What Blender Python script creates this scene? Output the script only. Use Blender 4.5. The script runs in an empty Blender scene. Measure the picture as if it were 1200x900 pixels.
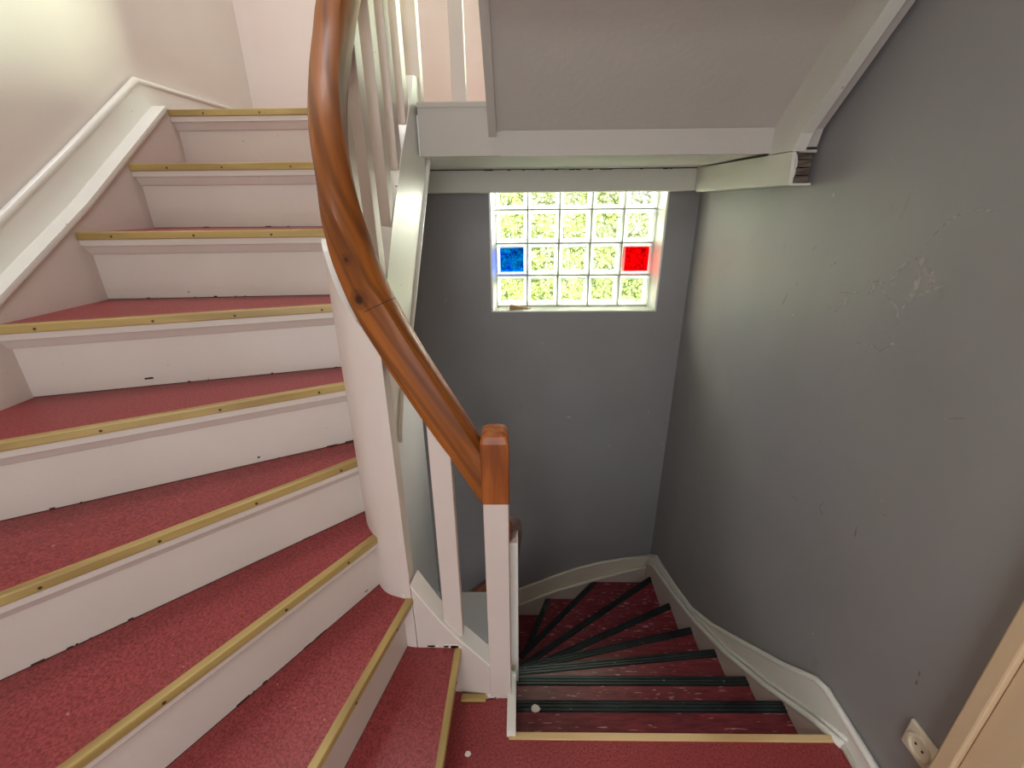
import bpy, bmesh, math, random
from mathutils import Vector, Matrix
random.seed(7)
S = bpy.context.scene
C = S.collection

# ------------------------------------------------------------------ camera
cam = bpy.data.objects.new('camera', bpy.data.cameras.new('camera'))
C.objects.link(cam); S.camera = cam
cam.data.sensor_width = 36; cam.data.lens = 15.6; cam.data.clip_start = .02
PITCH, ROLL, YAW = .3842, -.0091, -.0163
fw = Vector((math.sin(YAW)*math.cos(PITCH), math.cos(YAW)*math.cos(PITCH), -math.sin(PITCH)))
rt = Vector((math.cos(YAW), -math.sin(YAW), 0)); up = rt.cross(fw)
c_, s_ = math.cos(ROLL), math.sin(ROLL)
rt2 = rt*c_ + up*s_; up2 = up*c_ - rt*s_
cam.matrix_world = Matrix(((rt2.x, up2.x, -fw.x, 0), (rt2.y, up2.y, -fw.y, 0), (rt2.z, up2.z, -fw.z, 1.45), (0, 0, 0, 1)))

# ------------------------------------------------------------------ light
w = bpy.data.worlds.new('sky'); S.world = w; w.use_nodes = True
bg = w.node_tree.nodes['Background']
bg.inputs[0].default_value = (.93, .97, 1.0, 1); bg.inputs[1].default_value = 1.05
def area(name, loc, target, sx, sy, power, col):
    l = bpy.data.lights.new(name, 'AREA'); l.shape = 'RECTANGLE'; l.size = sx; l.size_y = sy
    l.energy = power; l.color = col
    o = bpy.data.objects.new(name, l); C.objects.link(o); o.location = loc
    o.rotation_euler = (Vector(target)-Vector(loc)).to_track_quat('-Z', 'Y').to_euler()
    return o
area('daylight_from_right', (2.15, 4.7, 1.8), (.1, 2.5, 1.1), 1.2, 1.0, 1050, (1, .98, 1))
area('daylight_from_left', (-1.5, 4.0, 1.9), (.4, 2.5, 1.1), 1.2, 1.0, 480, (1, .98, 1))
area('daylight_sky', (.4, 4.6, 4.4), (.1, 2.4, .9), 1.7, 1.2, 520, (.97, .98, 1))
area('overhead_fill', (-.75, 1.5, 3.9), (-.8, 1.45, 1.0), .7, .7, 18, (.98, .98, 1))  # added fill high over the upper steps, no visible lamp there
area('front_fill', (-.05, -2.1, 1.5), (-.1, 1.5, 1.2), 1.0, 1.9, 21, (.88, .94, 1))  # added fill from behind the camera for fascia, soffit and right wall
area('lower_stair_fill', (-.35, -1.3, 2.5), (.5, 1.3, -.5), .5, .5, 12, (.95, .97, 1))  # second added fill from behind, brightens the lower steps and right skirting
S.view_settings.view_transform = 'Standard'; S.view_settings.look = 'None'
S.view_settings.gamma = 1; S.view_settings.use_curve_mapping = False
S.view_settings.exposure = 0.4

# ------------------------------------------------------------------ materials
def srgb(r, g, b):
    f = lambda v: (v/255/12.92) if v/255 <= .04045 else ((v/255+.055)/1.055)**2.4
    return (f(r), f(g), f(b), 1)
class NT:
    def __init__(s, name):
        s.m = bpy.data.materials.new(name); s.m.use_nodes = True; s.t = s.m.node_tree
        s.b = s.t.nodes['Principled BSDF']; s.out = s.t.nodes['Material Output']
        s.co = s.n('ShaderNodeTexCoord')
    def n(s, t, **k):
        o = s.t.nodes.new(t)
        for a, v in k.items(): setattr(o, a, v)
        return o
    def l(s, a, b): s.t.links.new(a, b)
    def vec(s, scale=(1, 1, 1), rot=(0, 0, 0), loc=(0, 0, 0)):
        m = s.n('ShaderNodeMapping'); s.l(s.co.outputs['Object'], m.inputs[0])
        m.inputs['Scale'].default_value = scale; m.inputs['Rotation'].default_value = rot; m.inputs['Location'].default_value = loc
        return m.outputs[0]
    def noise(s, scale, detail=4, vec=None, rough=.55, dist=0):
        o = s.n('ShaderNodeTexNoise'); o.inputs['Scale'].default_value = scale; o.inputs['Detail'].default_value = detail
        o.inputs['Roughness'].default_value = rough; o.inputs['Distortion'].default_value = dist
        s.l(vec if vec is not None else s.co.outputs['Object'], o.inputs['Vector']); return o.outputs['Fac']
    def ramp(s, fac, stops):
        r = s.n('ShaderNodeValToRGB'); s.l(fac, r.inputs[0])
        e = r.color_ramp.elements
        while len(e) < len(stops): e.new(.5)
        for el, (p, c) in zip(e, stops): el.position = p; el.color = c if len(c) == 4 else (*c, 1)
        return r.outputs[0]
    def mix(s, fac, a, b, mode='MIX'):
        m = s.n('ShaderNodeMix', data_type='RGBA', blend_type=mode)
        for v, i in ((fac, 0), (a, 6), (b, 7)):
            if hasattr(v, 'is_output') or isinstance(v, bpy.types.NodeSocket): s.l(v, m.inputs[i])
            else: m.inputs[i].default_value = v
        return m.outputs[2]
    def bump(s, h, strength=.2, dist=.002):
        b = s.n('ShaderNodeBump'); b.inputs['Strength'].default_value = strength; b.inputs['Distance'].default_value = dist
        s.l(h, b.inputs['Height']); s.l(b.outputs[0], s.b.inputs['Normal'])
    def done(s, col, rough=.5, coat=0):
        if isinstance(col, bpy.types.NodeSocket): s.l(col, s.b.inputs['Base Color'])
        else: s.b.inputs['Base Color'].default_value = col
        s.b.inputs['Roughness'].default_value = rough
        if coat and coat < .2: s.b.inputs['Specular IOR Level'].default_value = .3
        if coat: s.b.inputs['Coat Weight'].default_value = coat; s.b.inputs['Coat Roughness'].default_value = .12
        return s.m

def paint(name, base, dirt, rough=.45, spots=True, bumps=.15, amount=.5):
    t = NT(name)
    n1 = t.noise(1.7, 5); f = t.ramp(n1, [(.42, (0, 0, 0)), (.75, (amount,)*3)])
    c = t.mix(f, base, dirt)
    if spots:
        n2 = t.noise(60, 3, rough=.4); g = t.ramp(n2, [(.765, (0, 0, 0)), (.79, (.7,)*3)])
        c = t.mix(g, c, srgb(96, 84, 74))
    t.bump(t.noise(55, 5), bumps, .003)
    return t.done(c, rough)
M = {}
M['pink'] = paint('pinkish_white_paint', srgb(214, 200, 190), srgb(198, 184, 173), .42)
M['pink_riser'] = paint('pinkish_riser_paint', srgb(208, 195, 184), srgb(186, 173, 160), .4)
M['white'] = paint('white_gloss_paint', srgb(238, 236, 228), srgb(222, 218, 206), .28)
M['ivory'] = paint('ivory_gloss_paint', srgb(226, 218, 200), srgb(206, 196, 172), .35)
M['bluewhite'] = paint('clean_white_board', srgb(240, 242, 246), srgb(228, 232, 238), .4, spots=False)
M['wall_pink'] = paint('pinkish_wall_paint', srgb(226, 214, 206), srgb(218, 196, 188), .6, spots=False)
M['wall_cream'] = paint('soft_white_wall_paint', srgb(228, 220, 212), srgb(222, 204, 196), .6, spots=False)
M['soffit'] = paint('taupe_plaster_paint', srgb(188, 181, 172), srgb(178, 170, 160), .6, spots=False, bumps=.35)
M['plaster'] = paint('rough_white_plaster', srgb(232, 232, 224), srgb(215, 214, 205), .8, bumps=.8)
M['box'] = paint('grey_white_board', srgb(214, 212, 200), srgb(200, 198, 184), .5)
M['beige'] = paint('beige_door_paint', srgb(214, 188, 152), srgb(200, 170, 130), .5, spots=False)
t = NT('grey_wall_paint')
c = t.mix(t.ramp(t.noise(1.3, 5), [(.35, (0, 0, 0)), (.7, (1, 1, 1))]), srgb(150, 148, 148), srgb(140, 137, 136))
g = t.ramp(t.noise(34, 2, rough=.3), [(.80, (0, 0, 0)), (.82, (.5,)*3)]); c = t.mix(g, c, srgb(205, 200, 195))
g = t.ramp(t.noise(7, 8, vec=t.vec((1, 1, .35)), dist=2.5), [(.66, (0, 0, 0)), (.72, (.22,)*3)]); c = t.mix(g, c, srgb(120, 112, 108))
t.bump(t.noise(45, 6), .15, .003); M['grey'] = t.done(c, .5)
# red vinyl with fine speckle
def redvinyl():
    t = NT('red_speckled_vinyl')
    c = t.mix(t.ramp(t.noise(170, 3, rough=.7), [(.38, (0, 0, 0)), (.64, (1, 1, 1))]), srgb(116, 36, 39), srgb(166, 70, 70))
    g = t.ramp(t.noise(3, 4), [(.4, (0, 0, 0)), (.8, (.5,)*3)]); c = t.mix(g, c, srgb(126, 46, 46))
    g = t.ramp(t.noise(90, 1, rough=.2), [(.80, (0, 0, 0)), (.82, (.45,)*3)]); c = t.mix(g, c, srgb(206, 150, 140))
    t.bump(t.noise(300, 2), .12, .001); return t.done(c, .42)
M['red'] = redvinyl()
t = NT('dark_red_linoleum')
v = t.vec((1, 6, 6))
c = t.mix(t.ramp(t.noise(11, 6, vec=v, dist=1.0), [(.35, (0, 0, 0)), (.7, (1, 1, 1))]), srgb(108, 32, 43), srgb(150, 56, 66))
g = t.ramp(t.noise(24, 2, vec=t.vec((.8, 6, 6), loc=(3, 0, 0)), rough=.45), [(.665, (0, 0, 0)), (.69, (.85,)*3)]); c = t.mix(g, c, srgb(214, 176, 170))
t.bump(t.noise(60, 4), .15, .001); M['lino'] = t.done(c, .32)
t = NT('black_green_rubber')
c = t.mix(t.ramp(t.noise(9, 5), [(.35, (0, 0, 0)), (.75, (1, 1, 1))]), srgb(24, 30, 31), srgb(46, 60, 60))
g = t.ramp(t.noise(60, 2), [(.72, (0, 0, 0)), (.74, (.7,)*3)]); c = t.mix(g, c, srgb(170, 172, 168))
M['rubber'] = t.done(c, .35)
def wood(name, a, b, dark, scale, rough, coat=0, knots=(), rot=(0, 0, 0), stretch=(1, 1, 1)):
    t = NT(name); at = t.n('ShaderNodeAttribute'); at.attribute_name = 'grain'; mp_ = t.n('ShaderNodeMapping'); t.l(at.outputs['Vector'], mp_.inputs[0]); mp_.inputs['Scale'].default_value = (.09, 1, 1); v = mp_.outputs[0]
    c = t.mix(t.ramp(t.noise(scale, 6, vec=v, dist=.6), [(.3, (0, 0, 0)), (.7, (1, 1, 1))]), a, b)
    wv = t.n('ShaderNodeTexWave'); wv.bands_direction = 'DIAGONAL'; wv.inputs['Scale'].default_value = scale*.55; wv.inputs['Distortion'].default_value = 6
    wv.inputs['Detail'].default_value = 3; wv.inputs['Detail Scale'].default_value = .8; t.l(v, wv.inputs[0])
    g = t.ramp(wv.outputs['Fac'], [(.55, (0, 0, 0)), (1, (.55,)*3)]); c = t.mix(g, c, dark)
    for (p, r) in knots:
        vm = t.n('ShaderNodeVectorMath', operation='DISTANCE'); t.l(t.co.outputs['Object'], vm.inputs[0]); vm.inputs[1].default_value = p
        g = t.ramp(vm.outputs['Value'], [(0, (1, 1, 1)), (r*.5, (1, 1, 1)), (r, (.25,)*3), (r*1.25, (.5,)*3), (r*1.9, (0, 0, 0))])
        c = t.mix(g, c, srgb(50, 24, 10))
    t.bump(t.noise(scale*3, 3, vec=v), .08, .001)
    return t.done(c, rough, coat)
RR = (0, math.radians(60), 0)
M['rail'] = wood('varnished_oak_rail', srgb(160, 92, 32), srgb(112, 60, 20), srgb(84, 42, 14), 26, .48, .06,
                 knots=[((-.345, .955, 1.262), .014), ((-.362, .965, 1.345), .008), ((-.395, 1.06, 1.69), .007)], rot=RR, stretch=(.22, 1, 1))
M['cap'] = wood('varnished_oak_post', srgb(172, 98, 42), srgb(134, 70, 26), srgb(104, 50, 20), 40, .4, .15, stretch=(1, 1, .15))
M['rail2'] = wood('dark_varnished_rail', srgb(136, 74, 40), srgb(100, 50, 26), srgb(76, 34, 18), 30, .3, .6)
M['strip'] = wood('golden_wood_strip', srgb(188, 162, 100), srgb(162, 136, 78), srgb(134, 106, 58), 20, .4)
M['pale_strip'] = wood('pale_wood_strip', srgb(222, 192, 142), srgb(202, 170, 118), srgb(176, 140, 90), 20, .5)
M['rawwood'] = wood('raw_wood', srgb(120, 104, 88), srgb(84, 70, 58), srgb(56, 44, 34), 30, .8)
def plain(name, col, rough=.5, metal=0):
    t = NT(name); t.b.inputs['Metallic'].default_value = metal
    c = t.mix(t.ramp(t.noise(30, 3), [(.3, (0, 0, 0)), (.8, (.3,)*3)]), col, tuple(v*.7 for v in col[:3])+(1,))
    return t.done(c, rough)
M['dark'] = plain('dark_gap', srgb(48, 38, 34), .9)
M['screw'] = plain('tarnished_screw', srgb(84, 66, 40), .45, .4)
M['crumb'] = plain('plaster_crumb', srgb(236, 222, 210), .9)
M['socket'] = plain('cream_plastic', srgb(226, 216, 192), .35)
M['mortar'] = plain('grey_mortar', srgb(176, 176, 166), .8)
M['chip'] = wood('splintered_wood', srgb(196, 160, 116), srgb(160, 124, 84), srgb(120, 90, 60), 60, .8)
# glass block: thin wavy glass, partly straight-through
def glassblock(name, tint, tint2, deep=False):
    t = NT(name); t.t.nodes.remove(t.b)
    oi = t.n('ShaderNodeObjectInfo'); ad = t.n('ShaderNodeVectorMath', operation='ADD')
    mu = t.n('ShaderNodeVectorMath', operation='SCALE'); mu.inputs['Scale'].default_value = 9
    cb = t.n('ShaderNodeCombineXYZ'); t.l(oi.outputs['Random'], cb.inputs[0]); t.l(oi.outputs['Random'], cb.inputs[2]); t.l(cb.outputs[0], mu.inputs[0])
    sx = t.n('ShaderNodeSeparateXYZ'); t.l(t.co.outputs['Object'], sx.inputs[0])
    nz = t.n('ShaderNodeTexNoise'); nz.inputs['Scale'].default_value = 30; t.l(t.co.outputs['Object'], nz.inputs['Vector'])
    at2 = t.n('ShaderNodeMath', operation='ARCTAN2'); t.l(sx.outputs[2], at2.inputs[0]); t.l(sx.outputs[0], at2.inputs[1])
    am = t.n('ShaderNodeMath', operation='MULTIPLY'); t.l(at2.outputs[0], am.inputs[0]); am.inputs[1].default_value = 1.75
    an = t.n('ShaderNodeMath', operation='ADD'); t.l(am.outputs[0], an.inputs[0]); t.l(nz.outputs['Fac'], an.inputs[1])
    ln = t.n('ShaderNodeVectorMath', operation='LENGTH'); t.l(t.co.outputs['Object'], ln.inputs[0])
    lm = t.n('ShaderNodeMath', operation='MULTIPLY'); t.l(ln.outputs['Value'], lm.inputs[0]); lm.inputs[1].default_value = 34
    cx = t.n('ShaderNodeCombineXYZ'); t.l(an.outputs[0], cx.inputs[0]); t.l(lm.outputs[0], cx.inputs[1])
    t.l(cx.outputs[0], ad.inputs[0]); t.l(mu.outputs[0], ad.inputs[1])
    vo = t.n('ShaderNodeTexVoronoi'); vo.feature = 'SMOOTH_F1'; vo.inputs['Scale'].default_value = 1.0; t.l(ad.outputs[0], vo.inputs['Vector'])
    ve = t.n('ShaderNodeTexVoronoi'); ve.feature = 'DISTANCE_TO_EDGE'; ve.inputs['Scale'].default_value = 1.0; t.l(ad.outputs[0], ve.inputs['Vector'])
    edge = t.ramp(ve.outputs['Distance'], [(0, (1, 1, 1)), (.05, (.7,)*3), (.12, (0, 0, 0))])
    col = t.mix(edge, tint, tint2)
    bp = t.n('ShaderNodeBump'); bp.inputs['Strength'].default_value = .7; bp.inputs['Distance'].default_value = .012; t.l(vo.outputs['Distance'], bp.inputs['Height'])
    gl = t.n('ShaderNodeBsdfGlass'); gl.inputs['IOR'].default_value = 1.3; gl.inputs['Roughness'].default_value = .02
    t.l(col, gl.inputs['Color']); t.l(bp.outputs[0], gl.inputs['Normal'])
    tr = t.n('ShaderNodeBsdfTransparent'); t.l(col, tr.inputs['Color'])
    tl = t.n('ShaderNodeBsdfTranslucent'); t.l(col, tl.inputs['Color']); t.l(bp.outputs[0], tl.inputs['Normal'])
    m1 = t.n('ShaderNodeMixShader'); m1.inputs[0].default_value = .64; t.l(gl.outputs[0], m1.inputs[1]); t.l(tr.outputs[0], m1.inputs[2])
    m2 = t.n('ShaderNodeMixShader'); m2.inputs[0].default_value = .02; t.l(m1.outputs[0], m2.inputs[1]); t.l(tl.outputs[0], m2.inputs[2])
    t.l(m2.outputs[0], t.out.inputs[0]); return t.m
M['glass'] = glassblock('wavy_clear_glass', (.95, .95, .89, 1), (.22, .25, .17, 1))
M['glass_blue'] = glassblock('wavy_blue_glass', (.02, .25, .72, 1), (.01, .10, .45, 1))
M['glass_red'] = glassblock('wavy_red_glass', (.80, .01, .03, 1), (.35, .0, .02, 1))
def rimmat():
    t = NT('pale_glass_rim'); t.t.nodes.remove(t.b)
    tl = t.n('ShaderNodeBsdfTranslucent'); tl.inputs[0].default_value = (.95, .97, .94, 1)
    df = t.n('ShaderNodeBsdfDiffuse'); df.inputs[0].default_value = (.92, .94, .9, 1)
    tr = t.n('ShaderNodeBsdfTransparent'); tr.inputs[0].default_value = (.93, .97, .93, 1)
    a = t.n('ShaderNodeMixShader'); a.inputs[0].default_value = .8; t.l(tl.outputs[0], a.inputs[1]); t.l(df.outputs[0], a.inputs[2])
    b = t.n('ShaderNodeMixShader'); b.inputs[0].default_value = .4; t.l(a.outputs[0], b.inputs[1]); t.l(tr.outputs[0], b.inputs[2])
    t.l(b.outputs[0], t.out.inputs[0]); return t.m
M['rim'] = rimmat()
t = NT('frosted_pane'); t.t.nodes.remove(t.b)
tr = t.n('ShaderNodeBsdfTransparent'); tr.inputs[0].default_value = (.9, 1, .85, 1); gs = t.n('ShaderNodeBsdfTranslucent'); gs.inputs[0].default_value = (.33, .335, .34, 1)
mx = t.n('ShaderNodeMixShader'); mx.inputs[0].default_value = .995; t.l(tr.outputs[0], mx.inputs[1]); t.l(gs.outputs[0], mx.inputs[2]); t.l(mx.outputs[0], t.out.inputs[0]); M['pane'] = t.m
mx = t.n('ShaderNodeMixShader'); mx.inputs[0].default_value = .06; t.l(tr.outputs[0], mx.inputs[1]); t.l(gs.outputs[0], mx.inputs[2]); t.l(mx.outputs[0], t.out.inputs[0]); M['pane'] = t.m
t = NT('yellow_green_leaves')
M['leaf'] = t.done(t.mix(t.ramp(t.noise(9, 4), [(.35, (0, 0, 0)), (.65, (1, 1, 1))]), srgb(176, 210, 60), srgb(222, 236, 130)), .6)
t = NT('grass'); M['grass'] = t.done(t.mix(t.noise(4, 4), srgb(150, 180, 80), srgb(190, 205, 120)), .8)
t = NT('chalky_scuff'); tr = t.n('ShaderNodeBsdfTransparent'); mx = t.n('ShaderNodeMixShader')
t.b.inputs['Base Color'].default_value = srgb(208, 204, 200); t.b.inputs['Roughness'].default_value = .8
f = t.ramp(t.noise(30, 6, rough=.75), [(.28, (.05,)*3), (.6, (.62,)*3)])
t.l(f, mx.inputs[0]); t.l(tr.outputs[0], mx.inputs[1]); t.l(t.b.outputs[0], mx.inputs[2]); t.l(mx.outputs[0], t.out.inputs[0]); M['scuff'] = t.m
t = NT('dark_scuff'); tr = t.n('ShaderNodeBsdfTransparent'); mx = t.n('ShaderNodeMixShader')
t.b.inputs['Base Color'].default_value = srgb(98, 86, 78)
f = t.ramp(t.noise(80, 4), [(.4, (0, 0, 0)), (.6, (.6,)*3)])
t.l(f, mx.inputs[0]); t.l(tr.outputs[0], mx.inputs[1]); t.l(t.b.outputs[0], mx.inputs[2]); t.l(mx.outputs[0], t.out.inputs[0]); M['darkscuff'] = t.m

WOODS = ('rail', 'cap', 'rail2', 'strip', 'pale_strip', 'rawwood', 'chip')
# ------------------------------------------------------------------ helpers
def mesh(name, verts, faces, mat, parent=None, smooth=False, bevel=0, seg=2, gdir=None, path=None):
    me = bpy.data.meshes.new(name); bm = bmesh.new()
    vs = [bm.verts.new(v) for v in verts]
    for f in faces:
        try: bm.faces.new([vs[i] for i in f])
        except ValueError: pass
    bmesh.ops.remove_doubles(bm, verts=bm.verts, dist=1e-6)
    bmesh.ops.recalc_face_normals(bm, faces=bm.faces)
    if bevel:
        es = [e for e in bm.edges if len(e.link_faces) == 2 and e.calc_face_angle(0) > .5]
        bmesh.ops.bevel(bm, geom=es, offset=bevel, segments=seg, affect='EDGES', profile=.5, clamp_overlap=True)
    bm.to_mesh(me); bm.free()
    me.materials.append(M[mat] if isinstance(mat, str) else mat)
    if mat in WOODS:      # grain runs along the piece
        at = me.attributes.new('grain', 'FLOAT_VECTOR', 'POINT')
        if path:
            acc = [0]
            for a_, b_ in zip(path, path[1:]): acc.append(acc[-1]+(b_-a_).length)
            for v in me.vertices:
                i = min(range(len(path)), key=lambda q: (path[q]-v.co).length_squared)
                d = (path[min(i+1, len(path)-1)]-path[max(i-1, 0)]).normalized(); r_ = v.co-path[i]
                sd = d.cross(Vector((0, 0, 1))).normalized(); uu = sd.cross(d)
                at.data[v.index].vector = (acc[i]+r_.dot(d), r_.dot(sd)*1.0, r_.dot(uu))
        else:
            g_ = Vector(gdir).normalized() if gdir else max(((Vector(v2.co)-Vector(me.vertices[0].co)) for v2 in me.vertices), key=lambda q: q.length).normalized()
            sd = g_.orthogonal().normalized(); uu = g_.cross(sd)
            off = random.uniform(0, 5)
            for v in me.vertices: at.data[v.index].vector = (v.co.dot(g_)+off, v.co.dot(sd), v.co.dot(uu))
    if smooth:
        for p in me.polygons: p.use_smooth = True
    o = bpy.data.objects.new(name, me); C.objects.link(o)
    if parent is not None:
        o.parent = parent
        root = parent
        while root.parent: root = root.parent
        if parent is root: o.location = -root.location
    return o
def tag(o, label=None, cat=None, group=None, kind=None):
    for k, v in (('label', label), ('category', cat), ('group', group), ('kind', kind)):
        if v: o[k] = v
    return o
def thing(name, loc, label, cat, group=None):
    o = bpy.data.objects.new(name, None); C.objects.link(o); o.location = loc; o.empty_display_size = .1
    return tag(o, label, cat, group)
def struct(name, loc, label, cat):
    o = thing(name, loc, label, cat); o['kind'] = 'structure'; return o
def hexa(a, b):          # bottom 4, top 4 -> verts, faces
    return list(a)+list(b), [(3, 2, 1, 0), (4, 5, 6, 7), (0, 1, 5, 4), (1, 2, 6, 5), (2, 3, 7, 6), (3, 0, 4, 7)]
def merge(*parts):
    V, F = [], []
    for v, f in parts:
        n = len(V); V += list(v); F += [tuple(i+n for i in q) for q in f]
    return V, F
def box(x0, x1, y0, y1, z0, z1):
    return hexa([(x0, y0, z0), (x1, y0, z0), (x1, y1, z0), (x0, y1, z0)], [(x0, y0, z1), (x1, y0, z1), (x1, y1, z1), (x0, y1, z1)])
def prism(poly, z0, z1):
    n = len(poly)
    V = [(x, y, z0) for x, y in poly]+[(x, y, z1) for x, y in poly]
    F = [tuple(range(n))[::-1], tuple(range(n, 2*n))]+[(i, (i+1) % n, n+(i+1) % n, n+i) for i in range(n)]
    return V, F
def xprism(poly, x0, x1):   # polygon in (y,z)
    n = len(poly)
    V = [(x0, y, z) for y, z in poly]+[(x1, y, z) for y, z in poly]
    F = [tuple(range(n)), tuple(range(n, 2*n))[::-1]]+[(i, (i+1) % n, n+(i+1) % n, n+i) for i in range(n)]
    return V, F
def band(A, B, zb, zt):     # wall strip: plan line A (one face), plan line B (other face), bottom/top heights
    n = len(A); V = []; F = []
    for i in range(n):
        V += [(A[i][0], A[i][1], zb[i]), (A[i][0], A[i][1], zt[i]), (B[i][0], B[i][1], zt[i]), (B[i][0], B[i][1], zb[i])]
    for i in range(n-1):
        a, b = 4*i, 4*i+4
        F += [(a, b, b+1, a+1), (a+1, b+1, b+2, a+2), (a+2, b+2, b+3, a+3), (a+3, b+3, b, a)]
    F += [(0, 1, 2, 3), (4*n-1, 4*n-2, 4*n-3, 4*n-4)]
    return V, F
def resample(pts, n, closed=False):   # catmull-rom
    P = [Vector(p) for p in pts]; out = []
    m = len(P)
    for i in range(m-1):
        p0, p1, p2, p3 = P[max(i-1, 0)], P[i], P[i+1], P[min(i+2, m-1)]
        for k in range(n):
            t = k/n
            out.append(.5*((2*p1)+(p2-p0)*t+(2*p0-5*p1+4*p2-p3)*t*t+(3*p1-p0-3*p2+p3)*t**3))
    out.append(P[-1]); return out
def sweep(path, prof, upv=Vector((0, 0, 1)), cap=True, scale=None):
    V, F = [], []; n = len(prof)
    for i, p in enumerate(path):
        d = (path[min(i+1, len(path)-1)]-path[max(i-1, 0)]).normalized()
        side = d.cross(upv).normalized(); u = side.cross(d).normalized()
        for a, b in prof: V.append(tuple(p+(side*a+u*b*(.5+.5/(scale[i] if scale and i < len(scale) else 1)))*(scale[i] if scale and i < len(scale) else 1)))
    for i in range(len(path)-1):
        for k in range(n):
            F.append((i*n+k, i*n+(k+1) % n, (i+1)*n+(k+1) % n, (i+1)*n+k))
    if cap: F += [tuple(range(n))[::-1], tuple(range((len(path)-1)*n, len(path)*n))]
    return V, F
def bead(path, r, n=8): return sweep([Vector(p) for p in path], [(r*math.cos(2*math.pi*k/n), r*math.sin(2*math.pi*k/n)) for k in range(n)])
def edge_strip(p0, p1, nrm, a0, a1, z0, z1):   # box along p0-p1, from offset a0 to a1 along nrm
    q = lambda p, a, z: (p[0]+nrm[0]*a, p[1]+nrm[1]*a, z)
    return hexa([q(p0, a0, z0), q(p1, a0, z0), q(p1, a1, z0), q(p0, a1, z0)], [q(p0, a0, z1), q(p1, a0, z1), q(p1, a1, z1), q(p0, a1, z1)])
def disc(c, u, v, r, n=7, th=None):
    pts = [tuple(Vector(c)+Vector(u)*r*math.cos(2*math.pi*k/n)+Vector(v)*r*math.sin(2*math.pi*k/n)) for k in range(n)]
    w_ = Vector(u).cross(Vector(v))*(th or .0012)
    pts2 = [tuple(Vector(p)+w_) for p in pts]
    return pts+pts2, [tuple(range(n)), tuple(range(n, 2*n))]+[(i, (i+1) % n, n+(i+1) % n, n+i) for i in range(n)]
def lin(pts, x):
    if x <= pts[0][0]: a, b = pts[0], pts[1]
    elif x >= pts[-1][0]: a, b = pts[-2], pts[-1]
    else:
        for a, b in zip(pts, pts[1:]):
            if a[0] <= x <= b[0]: break
    return a[1]+(b[1]-a[1])*(x-a[0])/(b[0]-a[0])

# ------------------------------------------------------------------ room shell
XW = lambda y: .9385+.016*(y-.2)      # right wall plane (slightly out of square)
XL, YB, YN, ZT, ZB = -1.345, 2.6, -1.5, 4.0, -2.6
wr = mesh('wall_right', *band([(XW(YN), YN), (XW(YB+.3), YB+.3)], [(XW(YN)+.2, YN), (XW(YB+.3)+.2, YB+.3)], [ZB]*2, [ZT]*2), 'grey')
tag(wr, 'scuffed mid grey painted wall on the right', 'wall', kind='structure')
WX0, WX1, WZ0, WZ1 = -.155, .808, .862, 1.61          # block window opening
UX0, UX1, UZ0, UZ1 = -.145, .80, 1.90, 2.45            # upper window opening
T = .15
V, F = merge(box(XL, WX0, YB, YB+T, ZB, 1.70), box(WX1, 1.3, YB, YB+T, ZB, 1.70), box(WX0, WX1, YB, YB+T, ZB, WZ0), box(WX0, WX1, YB, YB+T, WZ1, 1.70))
wb = mesh('wall_back', V, F, 'grey'); tag(wb, 'dark grey end wall below the landing, around the glass block window', 'wall', kind='structure')
V, F = merge(box(XL, UX0, YB, YB+T, 1.70, ZT), box(UX1, 1.3, YB, YB+T, 1.70, ZT), box(UX0, UX1, YB, YB+T, 1.70, UZ0), box(UX0, UX1, YB, YB+T, UZ1, ZT))
wu = mesh('wall_back', V, F, 'wall_pink'); tag(wu, 'pink painted end wall above the upper landing, behind the balusters', 'wall', kind='structure')
wl = mesh('wall_left', *box(XL-.2, XL, YN, YB+T, ZB, ZT), 'wall_cream'); tag(wl, 'pinkish white wall on the left beside the rising stairs', 'wall', kind='structure')
ce = mesh('ceiling', *box(XL-.2, 1.3, YN-.15, YB+T, ZT, ZT+.1), 'wall_cream'); tag(ce, 'white ceiling high above the stairwell', 'ceiling', kind='structure')
fl = mesh('floor', *merge(prism([(-1.345, YN), (XW(YN), YN), (XW(.82), .815), (-.0, .815), (-.03, .815), (-.03, .96), (-1.345, .96)], -.2, 0)), 'red')
tag(fl, 'red vinyl landing floor at the foot of the rising stairs', 'floor', kind='structure')
lf = mesh('floor', *box(XL, 1.1, -.5, YB, -2.65, -2.45), 'red'); tag(lf, 'floor of the storey below under the stairwell', 'floor', kind='structure')
mesh('edge_strip', *box(-.032, XW(.82)-.03, .812, .832, -.018, .004), 'pale_strip', fl, bevel=.002, gdir=(1, 0, 0))

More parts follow.
